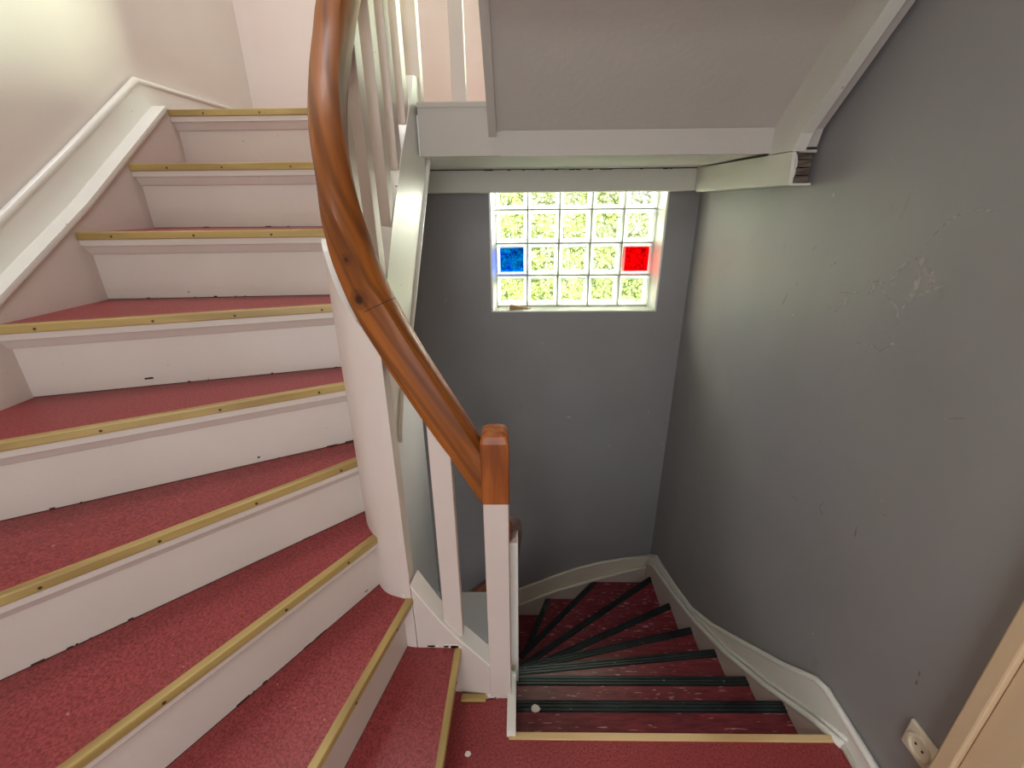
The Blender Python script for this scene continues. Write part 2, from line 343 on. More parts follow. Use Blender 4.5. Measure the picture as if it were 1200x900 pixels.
# scuffs on the walls: flat ribbons just proud of the paint
def ribbon_yz(pts, wdt, parent, mat='scuff', back=False):
    P = resample([(p[0], p[1], 0) for p in pts], 6); V, F = [], []
    n = len(P)
    for i, p in enumerate(P):
        d = (P[min(i+1, n-1)]-P[max(i-1, 0)]).normalized(); s = Vector((-d.y, d.x, 0))
        wd = wdt*(.35+.65*math.sin(math.pi*(i+.5)/n))*random.uniform(.75, 1.2)
        for sg in (-1, 1):
            q = p+s*sg*wd/2
            V.append((q.x, YB-.0012, q.y) if back else (XW(q.x)-.0012, q.x, q.y))
    for i in range(n-1): F.append((2*i, 2*i+1, 2*i+3, 2*i+2))
    o = mesh('scuff_mark', V, F, mat, parent); return o
def wp(lst): return lst
for pts, wd in [([(1.375, 1.152), (1.34, 1.142), (1.31, 1.165), (1.30, 1.19), (1.315, 1.205)], .008),
                ([(1.34, 1.20), (1.29, 1.208), (1.26, 1.214)], .004),
                ([(1.225, 1.205), (1.215, 1.235), (1.205, 1.262)], .012), ([(1.24, 1.248), (1.20, 1.252), (1.17, 1.253)], .005),
                ([(1.165, 1.26), (1.14, 1.30), (1.12, 1.325), (1.10, 1.318)], .012),
                ([(1.10, 1.33), (1.09, 1.29), (1.085, 1.25), (1.10, 1.205)], .016), ([(1.095, 1.325), (1.07, 1.30), (1.045, 1.285), (1.06, 1.27)], .016),
                ([(1.105, 1.33), (1.08, 1.38), (1.04, 1.42), (.99, 1.432), (.955, 1.425)], .006),
                ([(1.07, 1.235), (1.05, 1.255), (1.01, 1.275)], .007), ([(1.19, 1.24), (1.15, 1.215), (1.12, 1.20), (1.10, 1.16)], .006),
                ([(1.41, 1.265), (1.385, 1.285)], .005), ([(1.56, 1.18), (1.555, 1.195)], .006), ([(1.62, 1.10), (1.6, 1.15)], .006),
                ([(1.52, 1.30), (1.5, 1.32)], .004), ([(1.22, 1.08), (1.16, 1.09), (1.13, 1.085), (1.1, 1.11)], .006),
                ([(.98, .72), (.965, .73)], .006), ([(.96, .69), (.94, .7)], .005), ([(.9, 1.0), (.86, 1.02)], .004)]:
    ribbon_yz(pts, wd, wr)
for pts, wd in [([(1.02, .60), (1.015, .57)], .006), ([(1.16, .58), (1.17, .55), (1.15, .54)], .004), ([(.73, .42), (.725, .38)], .006), ([(1.3, .5), (1.27, .5)], .004)]:
    ribbon_yz(pts, wd, wr, 'darkscuff')
for pts, wd in [([(.93, .10), (.96, .13), (.985, .11)], .01), ([(.955, .135), (.985, .145)], .006)]:
    ribbon_yz([(a, b+.0) for a, b in pts], wd, wb, back=True)

# ------------------------------------------------------------------ glass block window
win = struct('window_1', (.33, YB, WZ0), 'glass block window with a blue and a red block in the grey end wall', 'window')
s = .181; GX, GZ = -.128, 1.4224; GY = 2.665
V, F = merge(box(WX0, GX, YB+.003, GY+.08, WZ0, WZ1), box(GX+5*s, WX1, YB+.003, GY+.08, WZ0, WZ1))
# plastered reveal lining (splayed), sill
def reveal():
    a = []
    a.append(hexa([(WX0-.004, YB-.002, WZ0), (WX0+.006, YB-.002, WZ0), (GX+.004, GY+.01, WZ0), (WX0-.004, GY+.01, WZ0)], [(WX0-.004, YB-.002, WZ1), (WX0+.006, YB-.002, WZ1), (GX+.004, GY+.01, WZ1), (WX0-.004, GY+.01, WZ1)]))
    a.append(hexa([(WX1-.006, YB-.002, WZ0), (WX1+.004, YB-.002, WZ0), (WX1+.004, GY+.01, WZ0), (GX+5*s-.004, GY+.01, WZ0)], [(WX1-.006, YB-.002, WZ1), (WX1+.004, YB-.002, WZ1), (WX1+.004, GY+.01, WZ1), (GX+5*s-.004, GY+.01, WZ1)]))
    return merge(*a)
mesh('reveal', *reveal(), 'white', win)
mesh('window_sill', *hexa([(WX0-.003, YB-.004, WZ0-.004), (WX1+.003, YB-.004, WZ0-.004), (WX1+.003, GY+.02, WZ0-.004), (WX0-.003, GY+.02, WZ0-.004)],
     [(WX0-.003, YB-.004, WZ0+.004), (WX1+.003, YB-.004, WZ0+.004), (WX1+.003, GY+.02, GZ-3*s-.001), (WX0-.003, GY+.02, GZ-3*s-.001)]), 'white', win, bevel=.002)
# block mesh: rim frame + inset patterned faces
bsz = s-.009
def block_face(mat):
    V, F = [], []
    N = 10; h = bsz/2-.017
    for side, y in ((0, .006), (1, .070)):
        base = len(V)
        for i in range(N+1):
            for j in range(N+1):
                x, z = -h+2*h*i/N, -h+2*h*j/N
                e = min(i, j, N-i, N-j)
                V.append((x, y+(0 if e == 0 else (-.004 if side == 0 else .004)*random.uniform(.3, 1)), z))
        for i in range(N):
            for j in range(N):
                a = base+i*(N+1)+j; F.append((a, a+1, a+N+2, a+N+1))
        if side == 1: pass
    # side walls joining both faces so that the glass is a closed lens
    def idx(sd, i, j): return sd*(N+1)**2+i*(N+1)+j
    for k in range(N):
        for (a, b) in (((k, 0), (k+1, 0)), ((k, N), (k+1, N)), ((0, k), (0, k+1)), ((N, k), (N, k+1))):
            F.append((idx(0, *a), idx(0, *b), idx(1, *b), idx(1, *a)))
    return V, F
def rim():
    o = bsz/2; i = o-.0175; Q = []
    for (x0, x1, z0, z1) in ((-o, o, -o, -i), (-o, o, i, o), (-o, -i, -i, i), (i, o, -i, i)): Q.append(box(x0, x1, 0, .078, z0, z1))
    return merge(*Q)
protos = {}
def mk(name, VF, mat, **k):
    o = mesh(name, *VF, mat, **k); me = o.data; bpy.data.objects.remove(o); return me
rim_me = mk('rim', rim(), 'rim', bevel=.0025)
random.seed(3)
for key in ('glass', 'glass_blue', 'glass_red'): protos[key] = mk('glass_block', block_face(key), key, smooth=True)
def blocks(root, x0, ztop, rows, cols, special):
    for j in range(rows):
        for i in range(cols):
            m_ = special.get((i, j), 'glass')
            b = bpy.data.objects.new('glass_block', protos[m_]); C.objects.link(b); b.parent = root
            b.location = Vector((x0+(i+.5)*s, GY, ztop-(j+.5)*s))-root.location
            if m_ == 'glass_blue': b['label'] = 'blue glass block'
            if m_ == 'glass_red': b['label'] = 'red glass block'
            r = bpy.data.objects.new('rim', rim_me); C.objects.link(r); r.parent = b
blocks(win, GX, GZ+s, 4, 5, {(0, 2): 'glass_blue', (4, 2): 'glass_red'})
jt = []
for i in range(6): jt.append(box(GX+i*s-.0042, GX+i*s+.0042, GY+.004, GY+.072, GZ-3*s, GZ+s))
for j in range(5): jt.append(box(GX, GX+5*s, GY+.0045, GY+.0715, GZ+s-j*s-.0042, GZ+s-j*s+.0042))
mesh('mortar_joints', *merge(*jt), 'mortar', win)
# upper landing window
uw = struct('window_2', (.33, YB, UZ0), 'bright window above the upper landing, behind the balusters', 'window')
fr = [box(UX0, UX1, YB+.06, YB+.12, UZ0, UZ0+.05), box(UX0, UX1, YB+.06, YB+.12, UZ1-.05, UZ1), box(UX0, UX0+.012, YB+.06, YB+.12, UZ0, UZ1), box(UX1-.05, UX1, YB+.06, YB+.12, UZ0, UZ1), box(.31, .35, YB+.065, YB+.115, UZ0, UZ1)]
mesh('window_frame', *merge(*fr), 'white', uw, bevel=.003)
mesh('pane', *box(UX0+.01, .312, YB+.085, YB+.091, UZ0+.04, UZ1-.04), 'pane', uw)
mesh('pane', *box(.348, UX1-.045, YB+.085, YB+.091, UZ0+.04, UZ1-.04), 'pane', uw)
# garden seen through the glass
gr = mesh('lawn', *box(-7, 8, 3.0, 14, -1.0, -.9), 'grass'); tag(gr, 'sunlit lawn outside the window', 'lawn', kind='structure')
random.seed(11)
def hedge(x, y, z, r, h, label):
    bm = bmesh.new(); V, F = [], []
    for _ in range(1500):
        th, ph = random.uniform(0, 2*math.pi), math.acos(random.uniform(-1, 1)); rr = random.uniform(.75, 1.05)
        c = Vector((r*rr*math.cos(th)*math.sin(ph), r*.7*rr*math.sin(th)*math.sin(ph), h*rr*math.cos(ph)+h))
        a = Vector([random.gauss(0, 1) for _ in range(3)]).normalized()*.11; b = a.orthogonal().normalized()*.06
        n = len(V); V += [tuple(Vector((x, y, z))+c+q) for q in (-a, b, a, -b)]; F.append((n, n+1, n+2, n+3))
    bm.free()
    o = mesh('bush', V, F, 'leaf'); tag(o, label, 'bush', 'bushes in the garden outside the windows')
for (x, y, r, h, lb_) in ((-1.7, 6.2, 1.3, 1.3, 'yellow green bush outside, leftmost behind the glass block window'), (.6, 6.8, 1.3, 1.55, 'tall yellow green bush outside, straight behind the glass block window'), (3.0, 6.3, 1.3, 1.25, 'yellow green bush outside, rightmost behind the glass block window')):
    hedge(x, y, -.92, r, h, lb_)

# unseen wall added behind the camera to cut front light, opening lets some in
wf = mesh('added_wall_front', *merge(box(XL, -.55, YN-.15, YN, -.2, ZT), box(.45, XW(YN), YN-.15, YN, -.2, ZT), box(-.55, .45, YN-.15, YN, 2.1, ZT)), 'wall_cream')
tag(wf, 'unseen white wall with an opening, added behind the viewer to limit front light', 'wall', kind='structure')

# ------------------------------------------------------------------ rising staircase
HU = .1977
st = thing('staircase', (-.75, .9, 0), 'winding staircase with red vinyl treads and pinkish white risers on the left', 'staircase')
NI = [None, (-.180, .962), (-.305, .975), (-.385, 1.001), (-.428, 1.087), (-.447, 1.165), (-.44, 1.285), (-.43, 1.40), (-.405, 1.60), (-.375, 1.86)]
NO = [None, (-.212, -.4), (-.645, -.4), (-1.28, -.411), (-1.28, .285), (-1.28, .716), (-1.28, 1.023), (-1.28, 1.335), (-1.28, 1.605), (-1.28, 1.862)]
def inward(k):
    a, b = Vector(NI[k]), Vector(NO[k]); d = (b-a).normalized(); n = Vector((-d.y, d.x))
    # uphill = towards next step's middle
    j = min(k+1, 9); m = (Vector(NI[j])+Vector(NO[j]))/2-(a+b)/2
    if k == 9: m = Vector((0, 1))
    return -n if n.dot(m) < 0 else n
OV = .032
for k in range(1, 10):
    z = k*HU; a, b = NI[k], NO[k]; n = inward(k); L = (Vector(b)-Vector(a)).length
    d2 = (Vector(b)-Vector(a)).normalized()
    if k < 9:
        n2 = inward(k+1)
        e = (Vector(NI[k+1])+n2*(OV+.01)); f = (Vector(NO[k+1])+n2*(OV+.01))
        sh = lambda o: [tuple(Vector(a)+n*o), tuple(Vector(b)+n*o), tuple(f), tuple(e)]
        if k == 2: sh = lambda o: [tuple(Vector(a)+n*o), tuple(Vector(b)+n*o), (-1.28, -.4), tuple(f), tuple(e)]
        tr_ = mesh('tread', *prism(sh(.004), z-.036, z-.003), 'pink_riser', st)
        cv = mesh('covering', *prism(sh(.016), z-.003, z), 'red', tr_)
    else:
        tr_ = mesh('tread', *edge_strip(a, b, n, .004, .10, z-.036, z-.003), 'pink', st)
        mesh('covering', *edge_strip(a, b, n, .016, .10, z-.003, z), 'red', tr_)
    mesh('nosing_strip', *edge_strip(a, b, n, -.003, .017, z-.019, z+.003), 'strip', tr_, bevel=.003, gdir=(d2.x, d2.y, 0))
    mesh('cove_moulding', *(lambda q: q)(hexa(
        [(*(Vector(a)+n*(OV-.006)), z-.062), (*(Vector(b)+n*(OV-.006)), z-.062), (*(Vector(b)+n*OV*1.05), z-.062), (*(Vector(a)+n*OV*1.05), z-.062)],
        [(*(Vector(a)+n*.010), z-.036), (*(Vector(b)+n*.010), z-.036), (*(Vector(b)+n*OV*1.05), z-.036), (*(Vector(a)+n*OV*1.05), z-.036)])), 'pink_riser', tr_, bevel=.002)
    sc = []
    cnt = max(3, int(L/.19))
    for i in range(cnt):
        p = Vector(a)+d2*(L*(i+.5)/cnt+random.uniform(-.02, .02))-n*.0028
        sc.append(disc((p.x, p.y, z-.010), (d2.x, d2.y, 0), (0, 0, 1), .0034, 7, -.0015 if Vector((d2.x, d2.y, 0)).cross(Vector((0, 0, 1))).dot(Vector((n.x, n.y, 0))) > 0 else .0015))
    mesh('screws', *merge(*sc), 'screw', tr_)['kind'] = 'stuff'
    rs = mesh('riser', *edge_strip(a, b, n, OV, OV+.018, z-HU-.002, z-.036), 'pink_riser', st)
    # chipped, blackened foot of the riser
    ch = []
    for _ in range(int(L*9)):
        q = random.random()*L; ln = random.choice((.004, .006, .01, .02, .03)); hh = random.uniform(.0015, .005)
        p = Vector(a)+d2*q
        zz = z-HU+(random.uniform(.01, .03) if random.random() < .15 else 0)
        ch.append(edge_strip(tuple(p), tuple(p+d2*ln), n, OV-.0012, OV+.002, zz, zz+hh))
    ch.append(edge_strip(a, b, n, OV-.001, OV+.002, z-HU-.001, z-HU+.0015))
    mesh('chipped_edge', *merge(*ch), 'dark', rs)['kind'] = 'stuff'

# outer string against the left wall
sy = [(-.42, .02), (.0, .42), (.35, .70), (.716, .995), (1.082, 1.252), (1.40, 1.46), (1.845, 1.785)]
ys = [-.42, .0, .35, .716, 1.082, 1.40, 1.845]
o = mesh('outer_string', *band([(-1.28, y) for y in ys]+[(-1.28, 1.90)], [(-1.322, y) for y in ys]+[(-1.322, 1.90)],
         [max(-.0, lin(sy, y)-.45) for y in ys]+[1.35], [lin(sy, y) for y in ys]+[1.787]), 'pink', st)
tag(o, 'pinkish white outer string')
mesh('string_bead', *bead([(-1.2825, y, lin(sy, y)-.008) for y in ys], .010), 'white', st, smooth=True)
cap_poly = band([(-1.272, y) for y in ys], [(-1.325, y) for y in ys], [lin(sy, y)-.004 for y in ys], [lin(sy, y)+.006 for y in ys])
mesh('string_cap', *cap_poly, 'white', st)
# left skirting
bl = struct('baseboard_left', (-1.33, 1.6, 1.4), 'white skirting board rising along the left wall above the stair string', 'baseboard')
ks = [(-.4, .18), (.4, .86), (.9, 1.22), (1.188, 1.426), (1.447, 1.607), (1.804, 1.866)]
yk = [p[0] for p in ks]
mesh('skirting_board', *band([(-1.323, y) for y in yk]+[(-1.323, 1.84), (-1.323, 2.6)], [(-1.345, y) for y in yk]+[(-1.345, 1.84), (-1.345, 2.6)],
     [lin(sy, y)-.06 for y in yk]+[1.72, 1.72], [p[1]-.01 for p in ks]+[1.862, 1.862]), 'white', bl)
mesh('top_bead', *bead([(-1.330, y, z-.006) for y, z in ks]+[(-1.330, 2.6, 1.868)], .012), 'white', bl, smooth=True)
bb = mesh('baseboard_back', *box(-1.323, .9, 2.58, 2.6, 1.72, 1.862), 'white'); tag(bb, 'white skirting board at the back of the upper landing', 'baseboard', kind='structure')

# inner string: low sloping piece, tall wreath, upper piece
CI = [(-.09, .934), (-.187, .949), (-.31, .952)]
CO = [(-.09, .985), (-.187, 1.0), (-.30, 1.003)]
dens = lambda L_, n: [(p.x, p.y) for p in resample([(a, b, 0) for a, b in L_], n)]
tops = [(-.09, .145), (-.187, .243), (-.236, .314), (-.312, .45)]
A, B = dens(CI, 6), dens(CO, 6)
i1 = mesh('inner_string', *band(A, B, [-.19]*len(A), [lin([(-t[0], t[1]) for t in tops], -p[0]) for p in A]), 'pink', st); tag(i1, 'low sloping inner string')
i1c = mesh('string_cap', *band([(x, y-.004) for x, y in A], [(x, y+.004) for x, y in B], [lin([(-t[0], t[1]) for t in tops], -p[0])-.002 for p in A], [lin([(-t[0], t[1]) for t in tops], -p[0])+.006 for p in A]), 'white', st)
WI = [(-.312, .952), (-.345, .957), (-.398, .981), (-.445, 1.045), (-.465, 1.12), (-.46, 1.25), (-.445, 1.40), (-.42, 1.60), (-.39, 1.80)]
WO = [(-.312, 1.003), (-.330, 1.007), (-.362, 1.022), (-.398, 1.07), (-.415, 1.13), (-.41, 1.25), (-.395, 1.40), (-.37, 1.60), (-.34, 1.80)]
WT = [1.13, 1.19, 1.27, 1.365, 1.36, 1.18, 1.30, 1.615, 1.84]
WB = [-.19, -.19, -.19, -.19, -.19, -.19, .90, 1.20, 1.52]
A, B = dens(WI, 6), dens(WO, 6)
tt = [p.x for p in resample([(v, 0, 0) for v in WT], 6)]
wbz = [p.x for p in resample([(v, 0, 0) for v in WB], 6)]
for i in range(len(A)):
    y = A[i][1]
    if A[i][0] > -.44 and y > 1.1 or y > 1.29: wbz[i] = lin([(1.29, .70), (1.388, .881), (1.525, 1.046), (1.742, 1.423), (1.85, 1.60)], y)
    else: wbz[i] = -.19
    if y > 1.3: tt[i] = lin([(1.3, 1.17), (1.371, 1.25), (1.461, 1.41), (1.609, 1.635), (1.708, 1.768), (1.747, 1.852), (1.85, 1.86)], y)
i2 = mesh('inner_string', *band(A, B, wbz, tt), 'white', st, bevel=0); tag(i2, 'tall curved inner string wreath')
i2.data.materials.append(M['pink'])
for p in i2.data.polygons:
    c0 = p.center
    if p.normal.y < -.3 and c0.y < 1.1 and p.normal.z < .5: p.material_index = 1
# moulding along the lower outer edge
mb = [(-.400, 1.30, .715), (-.393, 1.388, .893), (-.378, 1.525, 1.058), (-.348, 1.742, 1.435), (-.332, 1.85, 1.612)]
mesh('string_moulding', *bead([p for p in resample(mb, 5)], .009), 'white', st, smooth=True)
mesh('floor_bead', *box(-.185, -.105, .915, .938, 0, .012), 'strip', st, bevel=.004)
ch = []
for (x, y, z) in ((-.19, .952, .2), (-.22, .954, .2), (-.26, .955, .2), (-.32, .958, .4), (-.10, .936, .0), (-.085, .932, .0)):
    for _ in range(5):
        r = random.uniform(.002, .005); ch.append(box(x-r+random.uniform(-.02, .02), x+r, y-.004, y+.001, z, z+random.uniform(.003, .014)))
o = mesh('torn_vinyl_edge', *merge(*ch), 'crumb', st, bevel=.001); o['kind'] = 'stuff'

# white boarding in the stairwell
bd = struct('trim_1', (-.4, 1.5, -.49), 'clean white boarding closing the well below the curved string', 'boarding')
mesh('side_board', *xprism([(1.27, -.49), (1.735, -.49), (1.715, 1.10), (1.50, 1.03), (1.36, .85), (1.27, .70)], -.445, -.418), 'bluewhite', bd)
mesh('ledge_board', *box(-.445, -.045, 1.0, 1.80, -.52, -.49), 'bluewhite', bd)

# ------------------------------------------------------------------ balustrade of the rising stairs
bal = thing('balustrade', (-.06, .963, 0), 'balustrade with curved varnished oak handrail and white slats beside the rising stairs', 'balustrade')
mesh('newel_post', *box(-.092, -.027, .930, .995, -.02, .745), 'pink', bal, bevel=.003)
def capmesh():
    x0, x1, y0, y1, z0, z1 = -.0945, -.0245, .9275, .9975, .745, .948
    V, F = [], []
    lv = [(0, z0), (0, z1-.03), (.004, z1-.012), (.012, z1-.003), (.02, z1)]
    for ins, z in lv:
        r = .006+ins*.4
        a0, a1, b0, b1 = x0+ins, x1-ins, y0+ins, y1-ins
        ring = []
        for cx, cy, st_ in ((a1-r, b1-r, 0), (a0+r, b1-r, 90), (a0+r, b0+r, 180), (a1-r, b0+r, 270)):
            for q in range(4): an = math.radians(st_+q*30); ring.append((cx+r*math.cos(an), cy+r*math.sin(an), z))
        V += ring
    n = 16
    for i in range(len(lv)-1):
        for k in range(n): F.append((i*n+k, i*n+(k+1) % n, (i+1)*n+(k+1) % n, (i+1)*n+k))
    F += [tuple(range(n))[::-1], tuple(range(n*(len(lv)-1), n*len(lv)))]
    return V, F
mesh('post_cap', *capmesh(), 'cap', bal, smooth=False, gdir=(0, 0, 1))
rail_pts = [(-.066, .963, .766), (-.118, .967, .862), (-.164, .971, .945), (-.22, .975, 1.045), (-.271, .978, 1.141), (-.318, .985, 1.239), (-.345, .995, 1.304),
            (-.374, 1.012, 1.402), (-.393, 1.04, 1.500), (-.412, 1.095, 1.60), (-.430, 1.18, 1.70), (-.436, 1.265, 1.806), (-.430, 1.325, 1.904),
            (-.415, 1.45, 2.08), (-.39, 1.62, 2.30), (-.365, 1.80, 2.55)]
def rail_prof(w_, h_):
    return [(-w_*.5, -h_*.30), (-w_*.5, h_*.22), (-w_*.42, h_*.40), (-w_*.22, h_*.5), (w_*.22, h_*.5), (w_*.42, h_*.40), (w_*.5, h_*.22), (w_*.5, -h_*.30), (w_*.42, -h_*.34), (w_*.40, -h_*.46), (w_*.3, -h_*.5), (-w_*.3, -h_*.5), (-w_*.40, -h_*.46), (-w_*.42, -h_*.34)]
RP = resample(rail_pts, 7)
rl = mesh('handrail', *sweep(RP, rail_prof(.074, .088), scale=[.88]*10+[.9, .93, .95, .97, .98, .99]), 'rail', bal, smooth=False, path=RP)
for p in rl.data.polygons: p.use_smooth = True
try:
    rl.data.set_sharp_from_angle(angle=math.radians(38))
except Exception: pass
j = []
jp = resample(rail_pts, 7)[35]
seam = sweep([jp, jp+(RP[36]-RP[35]).normalized()*.0016], [(a*1.006, b*1.006) for a, b in rail_prof(.074, .088)])
mesh('rail_joint', *seam, 'dark', bal)
def rail_z(x, y):
    best = min(RP, key=lambda p: (p.x-x)**2+(p.y-y)**2); return best.z-.03
def slat(x, y, z0, z1, w_, t_, ang, parent, name='baluster', mat='pink'):
    c, s2 = math.cos(ang), math.sin(ang)
    q = lambda u, v, z: (x+u*c-v*s2, y+u*s2+v*c, z)
    return mesh(name, *hexa([q(-w_/2, -t_/2, z0), q(w_/2, -t_/2, z0), q(w_/2, t_/2, z0), q(-w_/2, t_/2, z0)],
                            [q(-w_/2, -t_/2, z1), q(w_/2, -t_/2, z1), q(w_/2, t_/2, z1), q(-w_/2, t_/2, z1)]), mat, parent, bevel=.002)
slat(-.198, .974, .24, .985, .054, .034, .02, bal)
for (x, y, z, zt) in ((-.384, 1.665, 1.715, 2.34), (-.398, 1.565, 1.575, 2.21), (-.411, 1.462, 1.405, 2.07), (-.425, 1.345, 1.22, 1.90), (-.437, 1.235, 1.16, 1.74)):
    slat(x, y+.01, z-.02, zt, .044, .042, math.radians(85), bal)

# guard at the upper landing
lg = thing('balustrade', (-.25, 1.76, 1.76), 'short white guard of slats on the edge of the upper landing', 'balustrade')
slat(-.358, 1.815, 1.74, 2.72, .05, .05, 0, lg, 'newel_post')
slat(-.200, 1.775, 1.74, 2.66, .048, .034, 0, lg)
slat(-.035, 1.775, 1.74, 2.66, .048, .034, 0, lg)
mesh('handrail', *sweep([Vector((-.36, 1.775, 2.69)), Vector((0, 1.775, 2.69))], rail_prof(.058, .075)), 'rail', lg)

# ------------------------------------------------------------------ upper landing and flight overhead
lu = struct('floor_upper', (0, 1.75, 1.6), 'upper landing edge with painted fascia above the stairwell', 'landing')
mesh('landing_slab', *box(-.345, .98, 1.735, YB, 1.61, 1.735), 'plaster', lu)
mesh('landing_slab', *box(-1.345, -.345, 1.93, YB, 1.61, 1.735), 'plaster', lu)
mesh('fascia', *box(-.338, .93, 1.72, 1.737, 1.606, 1.765), 'soffit', lu, bevel=.003)
mesh('edge_board', *box(-.338, .93, 1.717, 1.80, 1.752, 1.77), 'soffit', lu, bevel=.003)
mesh('landing_floor', *merge(box(-.345, .93, 1.80, YB, 1.735, 1.765), box(-1.345, -.345, 1.93, YB, 1.735, 1.765)), 'red', lu)

fo = thing('staircase', (.4, 1.7, 1.7), 'next flight overhead seen from below, with plastered grey soffit', 'staircase')
sl = .867
zs = lambda y: 1.68+(1.72-y)*sl
Y2 = -.6
mesh('soffit', *hexa([(-.075, 1.72, 1.68), (.87, 1.72, 1.68), (.87, Y2, zs(Y2)), (-.075, Y2, zs(Y2))], [(-.075, 1.72, 1.71), (.87, 1.72, 1.71), (.87, Y2, zs(Y2)+.03), (-.075, Y2, zs(Y2)+.03)]), 'soffit', fo)
# plastered lower front between crease and landing
mesh('soffit_foot', *box(-.06, .90, 1.712, 1.7195, 1.604, 1.682), 'soffit', fo)
mesh('inner_string', *band([(-.100, 1.72), (-.100, Y2)], [(-.073, 1.72), (-.073, Y2)], [1.664, zs(Y2)-.014], [1.98, zs(Y2)+.30]), 'soffit', fo)
ws = [(1.655, 1.601), (1.575, 1.598), (1.552, 1.645), (Y2, 1.645+(1.552-Y2)*.93)]
def wallstring():
    pts = [(1.72, 1.60)]+ws
    y2, z2 = ws[-1]
    poly = pts+[(y2, z2+.36), (1.40, 2.1), (1.72, 1.80)]
    return xprism(poly, .862, .9)
mesh('wall_string', *wallstring(), 'box', fo)
lower = [(1.66, 1.606), (1.60, 1.612), (1.585, 1.66), (Y2, 1.66+(1.585-Y2)*.93)]
mesh('wall_string_batten', *xprism([(p[0], p[1]) for p in lower]+[(Y2, lower[-1][1]+.2), (1.45, 1.95), (1.66, 1.70)], .9, .948), 'soffit', fo)
g = []
for (y, l) in ((1.50, .02), (1.44, .03), (1.39, .02), (1.20, .03)):
    z = 1.66+(1.585-y)*.93
    g.append(hexa([(.894, y, z-.014), (.902, y, z-.012), (.902, y-l, z+l*.93-.012), (.894, y-l, z+l*.93-.014)], [(.894, y, z+.004), (.902, y, z+.004), (.902, y-l, z+l*.93+.004), (.894, y-l, z+l*.93+.004)]))
mesh('gap', *merge(*g), 'dark', fo)['kind'] = 'stuff'
for k in range(8):   # treads above, out of sight from here but real
    y = 1.70-.225*k; z = 1.775+HU*(k)
    if k: mesh('tread', *box(-.09, .90, y-.24, y+.02, z-.03, z), 'pink', fo)
    mesh('riser', *box(-.09, .90, y-.005, y+.012, z, z+HU-.03), 'pink', fo)

# boxing under the landing
bx = thing('boxing', (.9, 2.0, 1.5), 'grey white boxed casing below the landing with an open broken end at the right wall', 'casing')
mesh('back_panel', *box(-1.2, .862, 2.375, 2.39, 1.507, 1.606), 'box', bx, bevel=.001)
mesh('bottom_panel', *box(-1.2, .862, 2.39, 2.598, 1.507, 1.517), 'box', bx)
mesh('side_panel', *hexa([(.862, 1.56, 1.500), (.874, 1.56, 1.500), (.874, 2.39, 1.507), (.862, 2.39, 1.507)], [(.862, 1.575, 1.597), (.874, 1.575, 1.597), (.874, 2.39, 1.606), (.862, 2.39, 1.606)]), 'box', bx, bevel=.001)
mesh('side_bottom_panel', *box(.874, .955, 1.60, 2.39, 1.500, 1.507), 'box', bx)
for i in range(4):
    zz = 1.508+i*.0235
    mesh('batten', *box(.892, .951, 1.612+.004*(i % 2), 1.66, zz, zz+.021), 'rawwood', bx, bevel=.002)
mesh('rim_strip', *box(.893, .951, 1.598, 1.615, 1.596, 1.604), 'soffit', bx)
cb = resample([(.879, 1.60, 1.507), (.888, 1.592, 1.53), (.889, 1.592, 1.57), (.884, 1.60, 1.596)], 5)
mesh('cable', *bead(cb, .0045), 'box', bx, smooth=True)
gp = []
for _ in range(16):
    x = random.uniform(-.2, .75); l = random.uniform(.006, .03); gp.append(box(x, x+l, 2.372, 2.378, 1.602, 1.6065))
gp.append(box(-.44, .86, 2.373, 2.377, 1.6045, 1.6085))
mesh('dark_joint', *merge(*gp), 'dark', bx)

# ------------------------------------------------------------------ lower staircase
HL = .1731
lw = thing('staircase', (.45, 1.5, -1.2), 'winding staircase going down, dark red linoleum treads with black ribbed rubber nosings', 'staircase')
LI = [(-.018, .822), (-.012, 1.03), (-.012, 1.238), (-.012, 1.398), (-.012, 1.532), (-.012, 1.628), (-.012, 1.775), (-.012, 1.965), (-.012, 2.030), (-.22, 2.02), (-.45, 2.02)]
LO = [(.915, .822), (.918, 1.034), (.922, 1.241), (.926, 1.492), (.930, 1.752), (.934, 2.065), (.939, 2.447), (.562, 2.578), (.216, 2.589), (-.12, 2.585), (-.45, 2.585)]
def outw(k):   # downhill normal (away from the tread, pointing down the stairs)
    a, b = Vector(LI[k]), Vector(LO[k]); d = (b-a).normalized(); n = Vector((-d.y, d.x)); return n
for k in range(1, 11):
    z = -k*HL; a, b, n = LI[k], LO[k], outw(k)
    pa, pb, pn = LI[k-1], LO[k-1], outw(k-1)
    e, f = Vector(pa)-pn*.035, Vector(pb)-pn*.035
    poly = [tuple(e), tuple(f)]
    if k == 7: poly += [(.955, 2.58)]
    poly += [b, a]
    tr_ = mesh('tread', *prism(poly, z-.035, z-.003), 'pink', lw)
    mesh('covering', *prism(poly, z-.003, z), 'lino', tr_)
    # ribbed nosing: base and three ribs
    wdt = .036
    parts = [edge_strip(a, b, n, -wdt, .003, z-.001, z+.002), edge_strip(a, b, n, 0, .004, z-.03, z+.002)]
    for r_ in range(3): parts.append(edge_strip(a, b, n, -wdt+.003+r_*.012, -wdt+.010+r_*.012, z+.002, z+.0055))
    mesh('rubber_nosing', *merge(*parts), 'rubber', tr_)
    mesh('riser', *edge_strip(pa, pb, pn, -.035, -.02, z, z+HL-.03), 'pink', lw)
